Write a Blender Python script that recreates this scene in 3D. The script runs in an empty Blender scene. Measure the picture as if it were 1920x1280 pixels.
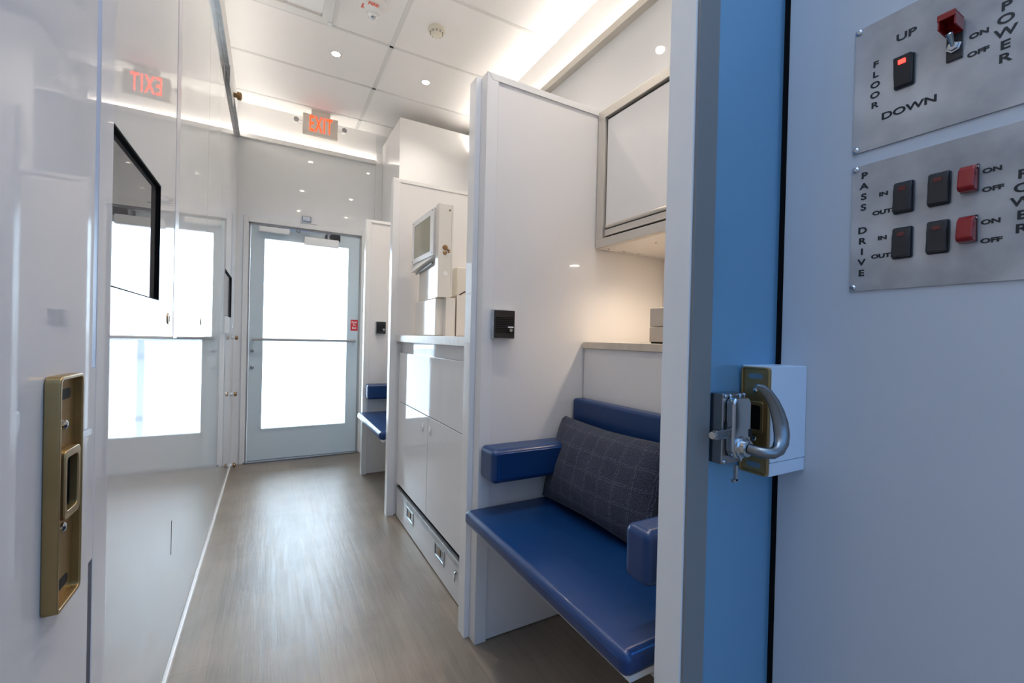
import bpy, bmesh, math, random
from mathutils import Vector, Matrix
R = math.radians
random.seed(7)
C = bpy.context.scene.collection
sc = bpy.context.scene

# ------------------------------------------------------------------ camera
cam_d = bpy.data.cameras.new('camera'); cam = bpy.data.objects.new('camera', cam_d); C.objects.link(cam)
yaw, pitch, roll, F = R(28.996), R(-0.348), R(1.3716), 818.14
f = Vector((math.sin(yaw)*math.cos(pitch), math.cos(yaw)*math.cos(pitch), math.sin(pitch)))
r = Vector((math.cos(yaw), -math.sin(yaw), 0)); u = r.cross(f)
r2 = r*math.cos(roll)+u*math.sin(roll); u2 = -r*math.sin(roll)+u*math.cos(roll)
M = Matrix((r2, u2, -f)).transposed().to_4x4(); M.translation = (0, 0, 1.05)
cam.matrix_world = M
cam_d.sensor_width = 36; cam_d.lens = F/1920*36; cam_d.clip_start = .01
sc.camera = cam
sc.view_settings.view_transform = 'Standard'; sc.view_settings.look = 'None'
sc.view_settings.gamma = 1; sc.view_settings.exposure = 0.6
sc.view_settings.use_curve_mapping = False
sc.cycles.use_denoising = True
sc.cycles.max_bounces = 12; sc.cycles.diffuse_bounces = 7; sc.cycles.glossy_bounces = 6
sc.cycles.transparent_max_bounces = 12; sc.cycles.sample_clamp_indirect = 8

# ------------------------------------------------------------------ sky: bright haze ahead of the exit door, deep blue behind
world = bpy.data.worlds.new('sky'); sc.world = world; world.use_nodes = True
wn = world.node_tree; wn.nodes.clear()
def nd(t, ty, **k):
    n = t.nodes.new(ty)
    for a, v in k.items(): setattr(n, a, v)
    return n
tc = nd(wn, 'ShaderNodeTexCoord'); sx = nd(wn, 'ShaderNodeSeparateXYZ'); wn.links.new(tc.outputs['Generated'], sx.inputs[0])
rmp = nd(wn, 'ShaderNodeValToRGB'); e = rmp.color_ramp.elements
SKY_BACK = (.12, .27, .55, 1)
e[0].position = .30; e[0].color = SKY_BACK; e[1].position = .80; e[1].color = (3.3, 4.1, 4.9, 1)
mp = nd(wn, 'ShaderNodeMapRange'); mp.inputs[1].default_value = -1; mp.inputs[2].default_value = 1
wn.links.new(sx.outputs[1], mp.inputs[0]); wn.links.new(mp.outputs[0], rmp.inputs[0])
gm = nd(wn, 'ShaderNodeMapRange'); gm.inputs[1].default_value = -.08; gm.inputs[2].default_value = .05; wn.links.new(sx.outputs[2], gm.inputs[0])
mx = nd(wn, 'ShaderNodeMix', data_type='RGBA'); wn.links.new(gm.outputs[0], mx.inputs[0])
gr = nd(wn, 'ShaderNodeValToRGB'); e = gr.color_ramp.elements      # pale concrete apron outside, bright ahead
e[0].position = .35; e[0].color = (.06, .06, .06, 1); e[1].position = .8; e[1].color = (2.2, 2.3, 2.4, 1)
wn.links.new(mp.outputs[0], gr.inputs[0]); wn.links.new(gr.outputs[0], mx.inputs[6])
wn.links.new(rmp.outputs[0], mx.inputs[7])
bg = nd(wn, 'ShaderNodeBackground'); bg.inputs[1].default_value = 1.9
wo = nd(wn, 'ShaderNodeOutputWorld'); wn.links.new(mx.outputs[2], bg.inputs[0]); wn.links.new(bg.outputs[0], wo.inputs[0])

def portal(name, loc, rot, sx_, sy_):
    l = bpy.data.lights.new(name, 'AREA'); l.shape = 'RECTANGLE'; l.size = sx_; l.size_y = sy_; l.cycles.is_portal = True
    o = bpy.data.objects.new(name, l); C.objects.link(o); o.location = loc; o.rotation_euler = rot
    return o
portal('door_sky_portal', (.27, 4.17, 1.04), (R(-90), 0, 0), .64, 1.55)
portal('entry_sky_portal', (.35, -.86, 1.43), (R(90), 0, 0), 1.02, 2.86)
portal('entry_top_portal', (.35, -.21, 2.9), (0, 0, 0), 1.05, 1.3)
DOWNLIGHT_W, COVE, COVE_COL = 22.0, 36.0, (1, .92, .83)

# ------------------------------------------------------------------ materials
def mat(name, col, rough=.5, metal=0, ior=1.5, coat=0, noise=None, bump=None, emit=None, var=None):
    m = bpy.data.materials.new(name); m.use_nodes = True; t = m.node_tree; b = t.nodes['Principled BSDF']
    b.inputs['Base Color'].default_value = (*col, 1); b.inputs['Roughness'].default_value = rough
    b.inputs['Metallic'].default_value = metal; b.inputs['IOR'].default_value = ior; b.inputs['Coat Weight'].default_value = coat
    g = nd(t, 'ShaderNodeTexCoord')
    if var:                                                       # (scale, amount, second colour)
        n = nd(t, 'ShaderNodeTexNoise'); n.inputs['Scale'].default_value = var[0]; n.inputs['Detail'].default_value = 6
        t.links.new(g.outputs['Object'], n.inputs['Vector'])
        cr = nd(t, 'ShaderNodeValToRGB'); cr.color_ramp.elements[0].position = .5-var[1]; cr.color_ramp.elements[1].position = .5+var[1]
        cr.color_ramp.elements[0].color = (*col, 1); cr.color_ramp.elements[1].color = (*var[2], 1)
        t.links.new(n.outputs[0], cr.inputs[0]); t.links.new(cr.outputs[0], b.inputs['Base Color'])
    if bump:                                                      # (scale, strength, distance)
        n = nd(t, 'ShaderNodeTexNoise'); n.inputs['Scale'].default_value = bump[0]; n.inputs['Detail'].default_value = bump[3] if len(bump) > 3 else 2
        t.links.new(g.outputs['Object'], n.inputs['Vector'])
        bp = nd(t, 'ShaderNodeBump'); bp.inputs['Strength'].default_value = bump[1]; bp.inputs['Distance'].default_value = bump[2]
        t.links.new(n.outputs[0], bp.inputs['Height']); t.links.new(bp.outputs[0], b.inputs['Normal'])
    if emit:
        b.inputs['Emission Color'].default_value = (*emit[0], 1); b.inputs['Emission Strength'].default_value = emit[1]
    return m
LAM = mat('gloss_white_laminate', (.78, .78, .775), .025)
LAMC = mat('gloss_white_cabinet_laminate', (.74, .74, .745), .03, bump=(7, .10, .0010, 1))
GDOOR = mat('gloss_white_sliding_door_laminate', (.66, .65, .66), .02, ior=1.6)
PAN = mat('satin_white_partition_laminate', (.75, .735, .72), .06, bump=(60, .08, .001))
LWALL = mat('gloss_white_left_wall_laminate', (.60, .605, .61), .008, ior=1.65)
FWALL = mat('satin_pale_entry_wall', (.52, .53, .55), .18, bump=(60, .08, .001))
TRIM = mat('white_edge_trim', (.76, .755, .74), .25)
JAMB = mat('grey_aluminium_jamb', (.36, .355, .35), .42, metal=.2)
JAMBD = mat('dark_grey_door_jamb', (.22, .215, .21), .45)
STEELBLUE = mat('blue_painted_steel_door_panel', (.20, .42, .62), .30, metal=.45, bump=(40, .1, .001))
CEIL = mat('matte_white_ceiling_panel', (.84, .83, .82), .6)
GRID = mat('grey_ceiling_grid', (.68, .68, .67), .5)
STRIPG = mat('pale_grey_edge_strip', (.50, .50, .53), .3)
SEAL = mat('blue_grey_seal', (.36, .46, .66), .4)
SEALD = mat('dark_seal', (.06, .06, .09), .5)
WARMMET = mat('brushed_beige_metal_frame', (.62, .58, .52), .35, metal=.5, bump=(90, .1, .001))
DOORP = mat('blue_grey_painted_door', (.58, .66, .70), .35)
BLACK = mat('black_plastic', (.012, .012, .014), .3)
BLACKM = mat('matte_black_rubber', (.006, .006, .006), .8, ior=1.15)
CHROME = mat('polished_chrome', (.50, .52, .54), .16, metal=1)
SATIN = mat('satin_zinc', (.33, .34, .35), .26, metal=1, bump=(30, .15, .001))
GALV = mat('galvanised_sheet', (.45, .47, .48), .38, metal=.8, var=(26, .2, (.60, .62, .64)))
SHEET = mat('mottled_aluminium_sheet', (.27, .27, .28), .30, metal=.5, var=(9, .20, (.56, .555, .55)), bump=(9, .08, .002))
LEVER = mat('worn_grey_lever_metal', (.25, .26, .27), .30, metal=1, bump=(30, .15, .001))
STRIKE = mat('pale_blue_steel_box', (.66, .74, .84), .3)
BRASS = mat('aged_brass', (.31, .205, .085), .36, metal=.85, var=(22, .3, (.42, .28, .12)), bump=(70, .2, .001))
BRONZE = mat('bronze_lock', (.28, .17, .08), .3, metal=.9)
INK = mat('black_engraved_paint', (.012, .012, .012), .6)
WHITEINK = mat('white_print', (.8, .8, .8), .5)
REDP = mat('glossy_red_plastic', (.26, .007, .007), .18)
REDS = mat('red_sticker', (.62, .012, .02), .4)
REDTXT = mat('red_print', (.75, .09, .03), .5)
REDLENS = mat('dull_red_lens', (.10, .006, .006), .25)
REDLIT = mat('lit_red_lens', (.6, .02, .02), .3, emit=((1, .03, .02), 3.5))
EXITRED = mat('glowing_exit_letters', (.9, .1, .02), .5, emit=((1, .045, .006), 1.7))
EXITBODY = mat('beige_sign_housing', (.66, .61, .54), .4)
CREAM = mat('cream_detector_plastic', (.74, .70, .58), .45)
WHITEP = mat('white_plastic', (.78, .78, .77), .35)
CLEAR = mat('clear_strobe_lens', (.75, .78, .8), .08)
LAMP = mat('downlight_emitter', (1, 1, 1), .5, emit=((1, .86, .70), 45))
PUCK = mat('puck_light_emitter', (1, 1, 1), .5, emit=((1, .90, .78), 60))
COVEL = mat('cove_led_strip_low', (1, 1, 1), .5, emit=(COVE_COL, COVE*.42))
COVEM = mat('cove_led_strip', (1, 1, 1), .5, emit=(COVE_COL, COVE))
LEDGE = mat('beige_stone_ledge', (.56, .48, .39), .3, var=(30, .2, (.64, .56, .46)))
COUNTER = mat('pale_stone_counter', (.62, .60, .57), .3, var=(30, .2, (.70, .68, .65)))
BOXB = mat('beige_painted_box', (.52, .45, .37), .4)
SCREEN = mat('dark_display_glass', (.10, .10, .105), .012, ior=2.0)
MACH = mat('cream_powder_coat', (.70, .67, .62), .10)
WINDOWG = mat('smoky_viewer_glass', (.30, .28, .20), .12)
KICK = mat('weathered_deck', (.75, .76, .77), .6)
RAILW = mat('white_railing', (.85, .86, .87), .5)
SHEER = bpy.data.materials.new('white_translucent_infill'); SHEER.use_nodes = True; _t = SHEER.node_tree; _t.nodes.clear()  # railing infill, translucency added so light from behind brightens it
_a = nd(_t, 'ShaderNodeBsdfTranslucent'); _a.inputs[0].default_value = (.95, .95, .95, 1); _b = nd(_t, 'ShaderNodeBsdfDiffuse'); _b.inputs[0].default_value = (.9, .9, .9, 1)
_m = nd(_t, 'ShaderNodeMixShader'); _m.inputs[0].default_value = .35; _o = nd(_t, 'ShaderNodeOutputMaterial')
_t.links.new(_a.outputs[0], _m.inputs[1]); _t.links.new(_b.outputs[0], _m.inputs[2]); _t.links.new(_m.outputs[0], _o.inputs[0])
VINYL = mat('royal_blue_vinyl', (.002, .028, .115), .30, coat=.1, var=(5, .35, (.003, .035, .140)), bump=(7, .35, .006, 4))
VINYLS = mat('blue_vinyl_seam', (.01, .09, .32), .35)

def glass():
    m = bpy.data.materials.new('clear_door_glass'); m.use_nodes = True; t = m.node_tree; t.nodes.clear()
    tr = nd(t, 'ShaderNodeBsdfTransparent'); tr.inputs[0].default_value = (.93, .96, .97, 1)
    gl = nd(t, 'ShaderNodeBsdfGlossy'); gl.inputs['Roughness'].default_value = .01
    fr = nd(t, 'ShaderNodeFresnel'); fr.inputs[0].default_value = 1.45; mi = nd(t, 'ShaderNodeMixShader'); o = nd(t, 'ShaderNodeOutputMaterial')
    t.links.new(fr.outputs[0], mi.inputs[0]); t.links.new(tr.outputs[0], mi.inputs[1]); t.links.new(gl.outputs[0], mi.inputs[2]); t.links.new(mi.outputs[0], o.inputs[0])
    return m
GLASS = glass()

def floor_mat():
    m = bpy.data.materials.new('greige_vinyl_plank'); m.use_nodes = True; t = m.node_tree; b = t.nodes['Principled BSDF']
    g = nd(t, 'ShaderNodeTexCoord')
    rot = nd(t, 'ShaderNodeMapping'); rot.inputs['Rotation'].default_value = (0, 0, R(90)); t.links.new(g.outputs['Object'], rot.inputs[0])
    br = nd(t, 'ShaderNodeTexBrick'); br.offset = .37
    for k, v in (('Scale', 1), ('Mortar Size', .0008), ('Brick Width', 1.2), ('Row Height', .152), ('Bias', 0)): br.inputs[k].default_value = v
    br.inputs['Color1'].default_value = (.215, .176, .136, 1); br.inputs['Color2'].default_value = (.250, .205, .160, 1); br.inputs['Mortar'].default_value = (.17, .14, .11, 1)
    t.links.new(rot.outputs[0], br.inputs['Vector'])
    st = nd(t, 'ShaderNodeMapping'); st.inputs['Scale'].default_value = (22, 1.6, 1); t.links.new(g.outputs['Object'], st.inputs[0])
    n = nd(t, 'ShaderNodeTexNoise'); n.inputs['Scale'].default_value = 2.2; n.inputs['Detail'].default_value = 9; n.inputs['Roughness'].default_value = .65; n.inputs['Distortion'].default_value = .6
    t.links.new(st.outputs[0], n.inputs['Vector'])
    n2 = nd(t, 'ShaderNodeTexNoise'); n2.inputs['Scale'].default_value = 4; n2.inputs['Detail'].default_value = 4; t.links.new(g.outputs['Object'], n2.inputs['Vector'])
    ad = nd(t, 'ShaderNodeMath', operation='ADD'); t.links.new(n.outputs[0], ad.inputs[0]); t.links.new(n2.outputs[0], ad.inputs[1])
    mr = nd(t, 'ShaderNodeMapRange'); mr.inputs[1].default_value = .75; mr.inputs[2].default_value = 1.25; mr.inputs[3].default_value = .80; mr.inputs[4].default_value = 1.20
    t.links.new(ad.outputs[0], mr.inputs[0])
    mu = nd(t, 'ShaderNodeMix', data_type='RGBA', blend_type='MULTIPLY'); mu.inputs[0].default_value = 1
    t.links.new(br.outputs[0], mu.inputs[6]); t.links.new(mr.outputs[0], mu.inputs[7]); t.links.new(mu.outputs[2], b.inputs['Base Color'])
    rr = nd(t, 'ShaderNodeMapRange'); rr.inputs[1].default_value = .3; rr.inputs[2].default_value = .7; rr.inputs[3].default_value = .30; rr.inputs[4].default_value = .42
    t.links.new(n.outputs[0], rr.inputs[0]); t.links.new(rr.outputs[0], b.inputs['Roughness'])
    bp = nd(t, 'ShaderNodeBump'); bp.inputs['Strength'].default_value = .5; bp.inputs['Distance'].default_value = .0015
    t.links.new(n.outputs[0], bp.inputs['Height']); t.links.new(bp.outputs[0], b.inputs['Normal'])
    return m
FLOOR = floor_mat()

def fabric_mat():
    m = bpy.data.materials.new('slate_woven_fabric'); m.use_nodes = True; t = m.node_tree; b = t.nodes['Principled BSDF']
    g = nd(t, 'ShaderNodeTexCoord'); b.inputs['Roughness'].default_value = .95; b.inputs['Sheen Weight'].default_value = .08
    sp = nd(t, 'ShaderNodeSeparateXYZ'); t.links.new(g.outputs['UV'], sp.inputs[0])
    masks = []
    dist = nd(t, 'ShaderNodeTexNoise'); dist.inputs['Scale'].default_value = 9; t.links.new(g.outputs['UV'], dist.inputs['Vector'])
    for ax, n, w in ((0, 9.0, .028), (1, 5.4, .028)):
        a = nd(t, 'ShaderNodeMath', operation='MULTIPLY_ADD'); t.links.new(sp.outputs[ax], a.inputs[0]); a.inputs[1].default_value = n
        dm = nd(t, 'ShaderNodeMath', operation='MULTIPLY'); t.links.new(dist.outputs[0], dm.inputs[0]); dm.inputs[1].default_value = .22; t.links.new(dm.outputs[0], a.inputs[2])
        for off in (0, .10):
            p = nd(t, 'ShaderNodeMath', operation='ADD'); t.links.new(a.outputs[0], p.inputs[0]); p.inputs[1].default_value = off
            fr = nd(t, 'ShaderNodeMath', operation='FRACT'); t.links.new(p.outputs[0], fr.inputs[0])
            l = nd(t, 'ShaderNodeMath', operation='LESS_THAN'); t.links.new(fr.outputs[0], l.inputs[0]); l.inputs[1].default_value = w; masks.append(l)
    cur = masks[0]
    for k in masks[1:]:
        q = nd(t, 'ShaderNodeMath', operation='MAXIMUM'); t.links.new(cur.outputs[0], q.inputs[0]); t.links.new(k.outputs[0], q.inputs[1]); cur = q
    wv = nd(t, 'ShaderNodeTexNoise'); wv.inputs['Scale'].default_value = 95; wv.inputs['Detail'].default_value = 5; t.links.new(g.outputs['UV'], wv.inputs['Vector'])
    dot = nd(t, 'ShaderNodeMath', operation='GREATER_THAN'); t.links.new(wv.outputs[0], dot.inputs[0]); dot.inputs[1].default_value = .46
    mm = nd(t, 'ShaderNodeMath', operation='MULTIPLY'); t.links.new(cur.outputs[0], mm.inputs[0]); t.links.new(dot.outputs[0], mm.inputs[1])
    cr = nd(t, 'ShaderNodeValToRGB'); e = cr.color_ramp.elements; e[0].position = .35; e[0].color = (.010, .015, .030, 1); e[1].position = .68; e[1].color = (.045, .056, .098, 1)
    t.links.new(wv.outputs[0], cr.inputs[0])
    mxx = nd(t, 'ShaderNodeMix', data_type='RGBA'); t.links.new(mm.outputs[0], mxx.inputs[0]); t.links.new(cr.outputs[0], mxx.inputs[6]); mxx.inputs[7].default_value = (.080, .093, .135, 1)
    t.links.new(mxx.outputs[2], b.inputs['Base Color'])
    bp = nd(t, 'ShaderNodeBump'); bp.inputs['Strength'].default_value = .5; bp.inputs['Distance'].default_value = .002
    ad = nd(t, 'ShaderNodeMath', operation='ADD'); t.links.new(wv.outputs[0], ad.inputs[0]); t.links.new(cur.outputs[0], ad.inputs[1])
    t.links.new(ad.outputs[0], bp.inputs['Height']); t.links.new(bp.outputs[0], b.inputs['Normal'])
    return m
FABRIC = fabric_mat()

# ------------------------------------------------------------------ builders
def root_loc(p):
    v = Vector((0, 0, 0))
    while p: v += p.location; p = p.parent
    return v
class MB:
    def __init__(s): s.bm = bmesh.new()
    def box(s, x0, x1, y0, y1, z0, z1):
        v = [s.bm.verts.new((x, y, z)) for x in (x0, x1) for y in (y0, y1) for z in (z0, z1)]
        for q in ((0, 1, 3, 2), (4, 6, 7, 5), (0, 4, 5, 1), (2, 3, 7, 6), (0, 2, 6, 4), (1, 5, 7, 3)): s.bm.faces.new([v[i] for i in q])
        return s
    def prism(s, pts, d):                                           # closed outline extruded by vector d
        a = [s.bm.verts.new(p) for p in pts]; b = [s.bm.verts.new(Vector(p)+Vector(d)) for p in pts]
        s.bm.faces.new(a[::-1]); s.bm.faces.new(b); n = len(a)
        for i in range(n): s.bm.faces.new((a[i], a[(i+1) % n], b[(i+1) % n], b[i]))
        return s
    def ring(s, outer, inner, d):                                   # frame: outline with a hole, extruded
        o0 = [s.bm.verts.new(p) for p in outer]; i0 = [s.bm.verts.new(p) for p in inner]
        o1 = [s.bm.verts.new(Vector(p)+Vector(d)) for p in outer]; i1 = [s.bm.verts.new(Vector(p)+Vector(d)) for p in inner]
        n = len(o0)
        for k in range(n):
            j = (k+1) % n
            s.bm.faces.new((o0[k], o0[j], i0[j], i0[k])); s.bm.faces.new((o1[k], i1[k], i1[j], o1[j]))
            s.bm.faces.new((o0[k], o1[k], o1[j], o0[j])); s.bm.faces.new((i0[k], i0[j], i1[j], i1[k]))
        return s
    def lathe(s, prof, c, axis, n=28):                              # prof = (distance along axis, radius)
        c = Vector(c); a = Vector(axis).normalized(); t = a.orthogonal().normalized(); w = a.cross(t)
        rings = []
        for h, rad in prof:
            rings.append([s.bm.verts.new(c+a*h+(t*math.cos(k*2*math.pi/n)+w*math.sin(k*2*math.pi/n))*rad) for k in range(n)])
        for q in range(len(rings)-1):
            for k in range(n): s.bm.faces.new((rings[q][k], rings[q][(k+1) % n], rings[q+1][(k+1) % n], rings[q+1][k]))
        s.bm.faces.new(rings[0][::-1]); s.bm.faces.new(rings[-1]); return s
    def cyl(s, c, axis, rad, h, n=24): return s.lathe([(0, rad), (h, rad)], c, axis, n)
    def tube(s, pts, rads, n=14, flat=None):
        pts = [Vector(p) for p in pts]; m = len(pts)
        if not isinstance(rads, (list, tuple)): rads = [rads]*m
        rings = []; up = None
        for i, p in enumerate(pts):
            d = (pts[min(i+1, m-1)]-pts[max(i-1, 0)]).normalized()
            if up is None: up = d.orthogonal().normalized()
            up = (up-d*up.dot(d)).normalized(); w = d.cross(up); fl = flat[i] if flat else 1
            rings.append([s.bm.verts.new(p+(up*math.cos(k*2*math.pi/n)+w*math.sin(k*2*math.pi/n)*fl)*rads[i]) for k in range(n)])
        for q in range(m-1):
            for k in range(n): s.bm.faces.new((rings[q][k], rings[q][(k+1) % n], rings[q+1][(k+1) % n], rings[q+1][k]))
        s.bm.faces.new(rings[0][::-1]); s.bm.faces.new(rings[-1]); return s
    def build(s, name, m, parent=None, bevel=0, seg=2, smooth=True):
        bmesh.ops.recalc_face_normals(s.bm, faces=s.bm.faces)
        me = bpy.data.meshes.new(name); off = root_loc(parent) if parent else Vector((0, 0, 0))
        bmesh.ops.translate(s.bm, verts=s.bm.verts, vec=-off)
        s.bm.to_mesh(me); s.bm.free(); me.materials.append(m)
        if smooth: me.shade_smooth(); me.set_sharp_from_angle(angle=R(35))
        o = bpy.data.objects.new(name, me); C.objects.link(o)
        if parent: o.parent = parent
        if bevel:
            b = o.modifiers.new('bevel', 'BEVEL'); b.width = bevel; b.segments = seg; b.limit_method = 'ANGLE'; b.angle_limit = R(35); b.harden_normals = True
        return o
def tag(o, label, cat, group=None, kind=None):
    o['label'] = label; o['category'] = cat
    if group: o['group'] = group
    if kind: o['kind'] = kind
    return o
def thing(name, loc, label, cat, group=None, kind=None):
    o = bpy.data.objects.new(name, None); C.objects.link(o); o.location = loc; o.empty_display_size = .05
    return tag(o, label, cat, group, kind)
def struct(o): o['kind'] = 'structure'; return o
def B(name, x0, x1, y0, y1, z0, z1, m, parent=None, bevel=0, seg=2):
    return MB().box(x0, x1, y0, y1, z0, z1).build(name, m, parent, bevel, seg)
def dup(o, loc, label=None, parent=None):
    c = o.copy(); C.objects.link(c); c.location = loc
    if parent: c.parent = parent
    if label: c['label'] = label
    for ch in [k for k in bpy.data.objects if k.parent == o]:
        d = ch.copy(); C.objects.link(d); d.parent = c
        for g in [k for k in bpy.data.objects if k.parent == ch]:
            h = g.copy(); C.objects.link(h); h.parent = d
    return c
def text(name, s, c, ax, ay, size, m, parent, xs=1.0, depth=.0006, bold=0.0, align='CENTER', gap=1.0):
    cu = bpy.data.curves.new(name, 'FONT'); cu.body = s; cu.size = size; cu.align_x = align; cu.align_y = 'CENTER'; cu.extrude = depth/2; cu.offset = bold; cu.space_character = gap
    o = bpy.data.objects.new(name, cu); C.objects.link(o)
    bpy.context.view_layer.update()
    me = bpy.data.meshes.new_from_object(o.evaluated_get(bpy.context.evaluated_depsgraph_get()))
    C.objects.unlink(o); bpy.data.objects.remove(o)
    X = Vector(ax).normalized(); Y = Vector(ay).normalized(); Z = X.cross(Y)
    T = Matrix((X*xs, Y, Z)).transposed().to_4x4(); T.translation = Vector(c)-(root_loc(parent) if parent else Vector((0, 0, 0)))
    me.transform(T); me.materials.clear(); me.materials.append(m)
    q = bpy.data.objects.new(name, me); C.objects.link(q); q.parent = parent
    return q
def rr(cy, cz, w, h, rad, x, n=5):                                  # rounded rectangle outline in a plane of constant x
    out = []
    for sy, sz, a0 in ((1, 1, 0), (-1, 1, 90), (-1, -1, 180), (1, -1, 270)):
        for k in range(n+1):
            a = R(a0+90*k/n); out.append((x, cy+sy*(w/2-rad)+rad*math.cos(a), cz+sz*(h/2-rad)+rad*math.sin(a)))
    return out
def cushion(name, x0, x1, y0, y1, z0, z1, parent, rad=.018, puff=.004, m=None):
    mb = MB().box(x0, x1, y0, y1, z0, z1); bmesh.ops.subdivide_edges(mb.bm, edges=mb.bm.edges[:], cuts=0)
    o = mb.build(name, m or VINYL, parent, rad, 5); return o

# ================================================================== THE SHELL
XL, YE, ZC, XR = -.255, 4.08, 2.87, 1.5
struct(B('floor', -.4, 1.62, -1.0, 4.18, -.05, 0, FLOOR))
struct(B('ceiling', -.42, 1.62, .44, 4.18, ZC, ZC+.05, CEIL))
n = 0
def trim(mb, m, name=None):
    global n; n += 1
    return struct(mb.build(name or 'trim_%d' % n, m))
for y in (1.12, 1.68, 2.24, 2.80, 3.34, 3.88): trim(MB().box(XL, XR, y-.009, y+.009, ZC-.003, ZC+.002), GRID)
trim(MB().box(.622, .648, .5, YE, ZC-.003, ZC+.002), GRID)
# left wall, with its baseboard strip and the metal head rail
struct(B('wall_left', -.40, XL, -1.0, YE+.1, 0, ZC, LWALL))
struct(B('baseboard_left', XL, XL+.005, .69, YE, 0, .018, TRIM))
rail = struct(MB().box(-.267+.012, -.250, .3, 4.072, 2.585, 2.603).box(-.249, -.234, .3, 4.072, 2.585, 2.603).build('trim_80', GALV))
struct(B('trim_81', -.2548, -.2545, .9, 4.05, .048, .050, GRID))
# a thin black line and a seam in the lower left wall
struct(B('trim_82', XL, XL+.0006, 1.668, 1.672, .362, .467, INK))
struct(B('trim_83', XL, XL+.0006, 2.985, 2.989, 1.12, 2.58, GRID))
# end wall around the exit door opening
DX0, DX1, DZ = -.165, .70, 1.935
we = MB().box(-.40, DX0, YE, YE+.1, 0, ZC).box(DX1, 1.62, YE, YE+.1, 0, ZC).box(DX0, DX1, YE, YE+.1, DZ, ZC)
struct(we.build('wall_end', LAM))
# right wall behind the niches and the full height boxed corner at the end
struct(B('wall_right', XR, 1.62, .495, YE+.1, 0, ZC, LAM))
struct(B('wall_corner', .866, XR, 3.462, YE, 0, 2.775, LAM, bevel=.003))
struct(B('trim_84', .806, .866, YE-.012, YE, 0, 2.70, TRIM, bevel=.003))
# entry wall on the right, near the camera, and the rear wall with the open entry behind
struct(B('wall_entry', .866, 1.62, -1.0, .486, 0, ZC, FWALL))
struct(MB().box(-.4, -.17, -.95, -.87, 0, ZC).build('wall_rear', FWALL))
# cove ledges with their light strips
def cove(idx, x0, x1, y0, y1, lx0, lx1, ly0, ly1, m=None):
    mb = MB().box(x0, x1, y0, y1, 2.588, 2.61)
    if idx == 91: mb.box(x0, x0+.003, y0, y1, 2.61, 2.628)
    else: mb.box(x0, x1, y0, y0+.003, 2.61, 2.622)
    struct(mb.build('trim_%d' % idx, WARMMET if idx == 91 else TRIM))
    o = B('cove_light_strip', lx0, lx1, ly0, ly1, 2.612, 2.618, m or COVEM)
    return o
tag(cove(90, XL, .806, YE-.035, YE, XL+.02, .79, YE-.031, YE-.021, COVEL), 'warm light strip on the ledge above the exit door', 'light strip', 'cove light strips')
tag(cove(91, XR-.04, XR, .56, 3.46, XR-.03, XR-.02, .6, 3.44), 'warm light strip on the long ledge high on the right wall', 'light strip', 'cove light strips')
tag(B('cove_light_strip', XL+.001, XL+.010, .9, 4.03, 2.606, 2.612, COVEL), 'warm light strip behind the metal rail atop the left wall', 'light strip', 'cove light strips')

struct(B('trim_92', XL, .806, YE-.003, YE-.0002, 2.6105, ZC, CEIL))       # matte panels added above the ledges to remove the light strips' mirror line
struct(B('trim_93', XR-.003, XR-.0002, .56, 3.46, 2.6105, ZC, CEIL))
struct(B('trim_94', XL+.0002, XL+.0008, .7, 4.05, 2.615, ZC, CEIL))
# ================================================================== EXIT DOOR
d1 = bpy.data.objects.new('door_1', None); C.objects.link(d1); d1.location = (.27, YE, 0); struct(d1)
MB().box(-.2, DX0, YE-.012, YE, 0, 1.978).box(DX1, .743, YE-.012, YE, 0, 1.978).box(DX0, DX1, YE-.012, YE, DZ, 1.978).build('door_casing', TRIM, d1, .002)
MB().box(DX0, DX0+.012, YE, YE+.09, 0, DZ).box(DX1-.012, DX1, YE, YE+.09, 0, DZ).box(DX0, DX1, YE, YE+.09, DZ-.012, DZ).build('door_jamb', JAMB, d1)
GX0, GX1, GZ0, GZ1 = -.058, .598, .262, 1.822
LY0, LY1 = YE+.012, YE+.055
MB().box(-.151, GX0, LY0, LY1, .015, 1.92).box(GX1, .686, LY0, LY1, .015, 1.92).box(GX0, GX1, LY0, LY1, .015, GZ0).box(GX0, GX1, LY0, LY1, GZ1, 1.92).build('door_leaf', DOORP, d1)
MB().box(GX0-.008, GX0+.006, LY0-.004, LY1, GZ0-.006, GZ1+.006).box(GX1-.006, GX1+.008, LY0-.004, LY1, GZ0-.006, GZ1+.006).box(GX0, GX1, LY0-.004, LY1, GZ0-.006, GZ0+.006).box(GX0, GX1, LY0-.004, LY1, GZ1-.006, GZ1+.006).build('glazing_bead', DOORP, d1)
B('glass_pane', GX0, GX1, LY0+.02, LY0+.026, GZ0, GZ1, GLASS, d1)
MB().tube([(-.126, 4.028, .998), (.66, 4.028, .998)], .0105).cyl((-.115, 4.03, .998), (0, 1, 0), .012, .062).cyl((.650, 4.03, .998), (0, 1, 0), .012, .062).build('push_bar', JAMB, d1)
B('threshold', DX0-.01, DX1+.01, YE-.03, YE+.09, 0, .014, SATIN, d1, .003)
for z in (.903, .772):
    MB().lathe([(0, .013), (.012, .012), (.015, .006)], (-.125, LY0, z), (0, -1, 0)).build('lock_cylinder', SATIN, d1)
def closer(x0, x1, z0, z1, arms):
    c = MB().box(x0, x1, YE-.045, YE-.0125 if z1 > 1.9 else LY0-.0005, z0, z1).build('closer_body', WHITEP, d1, .006, 3)
    return c
c1 = closer(-.095, .125, 1.862, 1.905, 0)
c2 = closer(.235, .505, 1.795, 1.862, 0)
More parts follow.
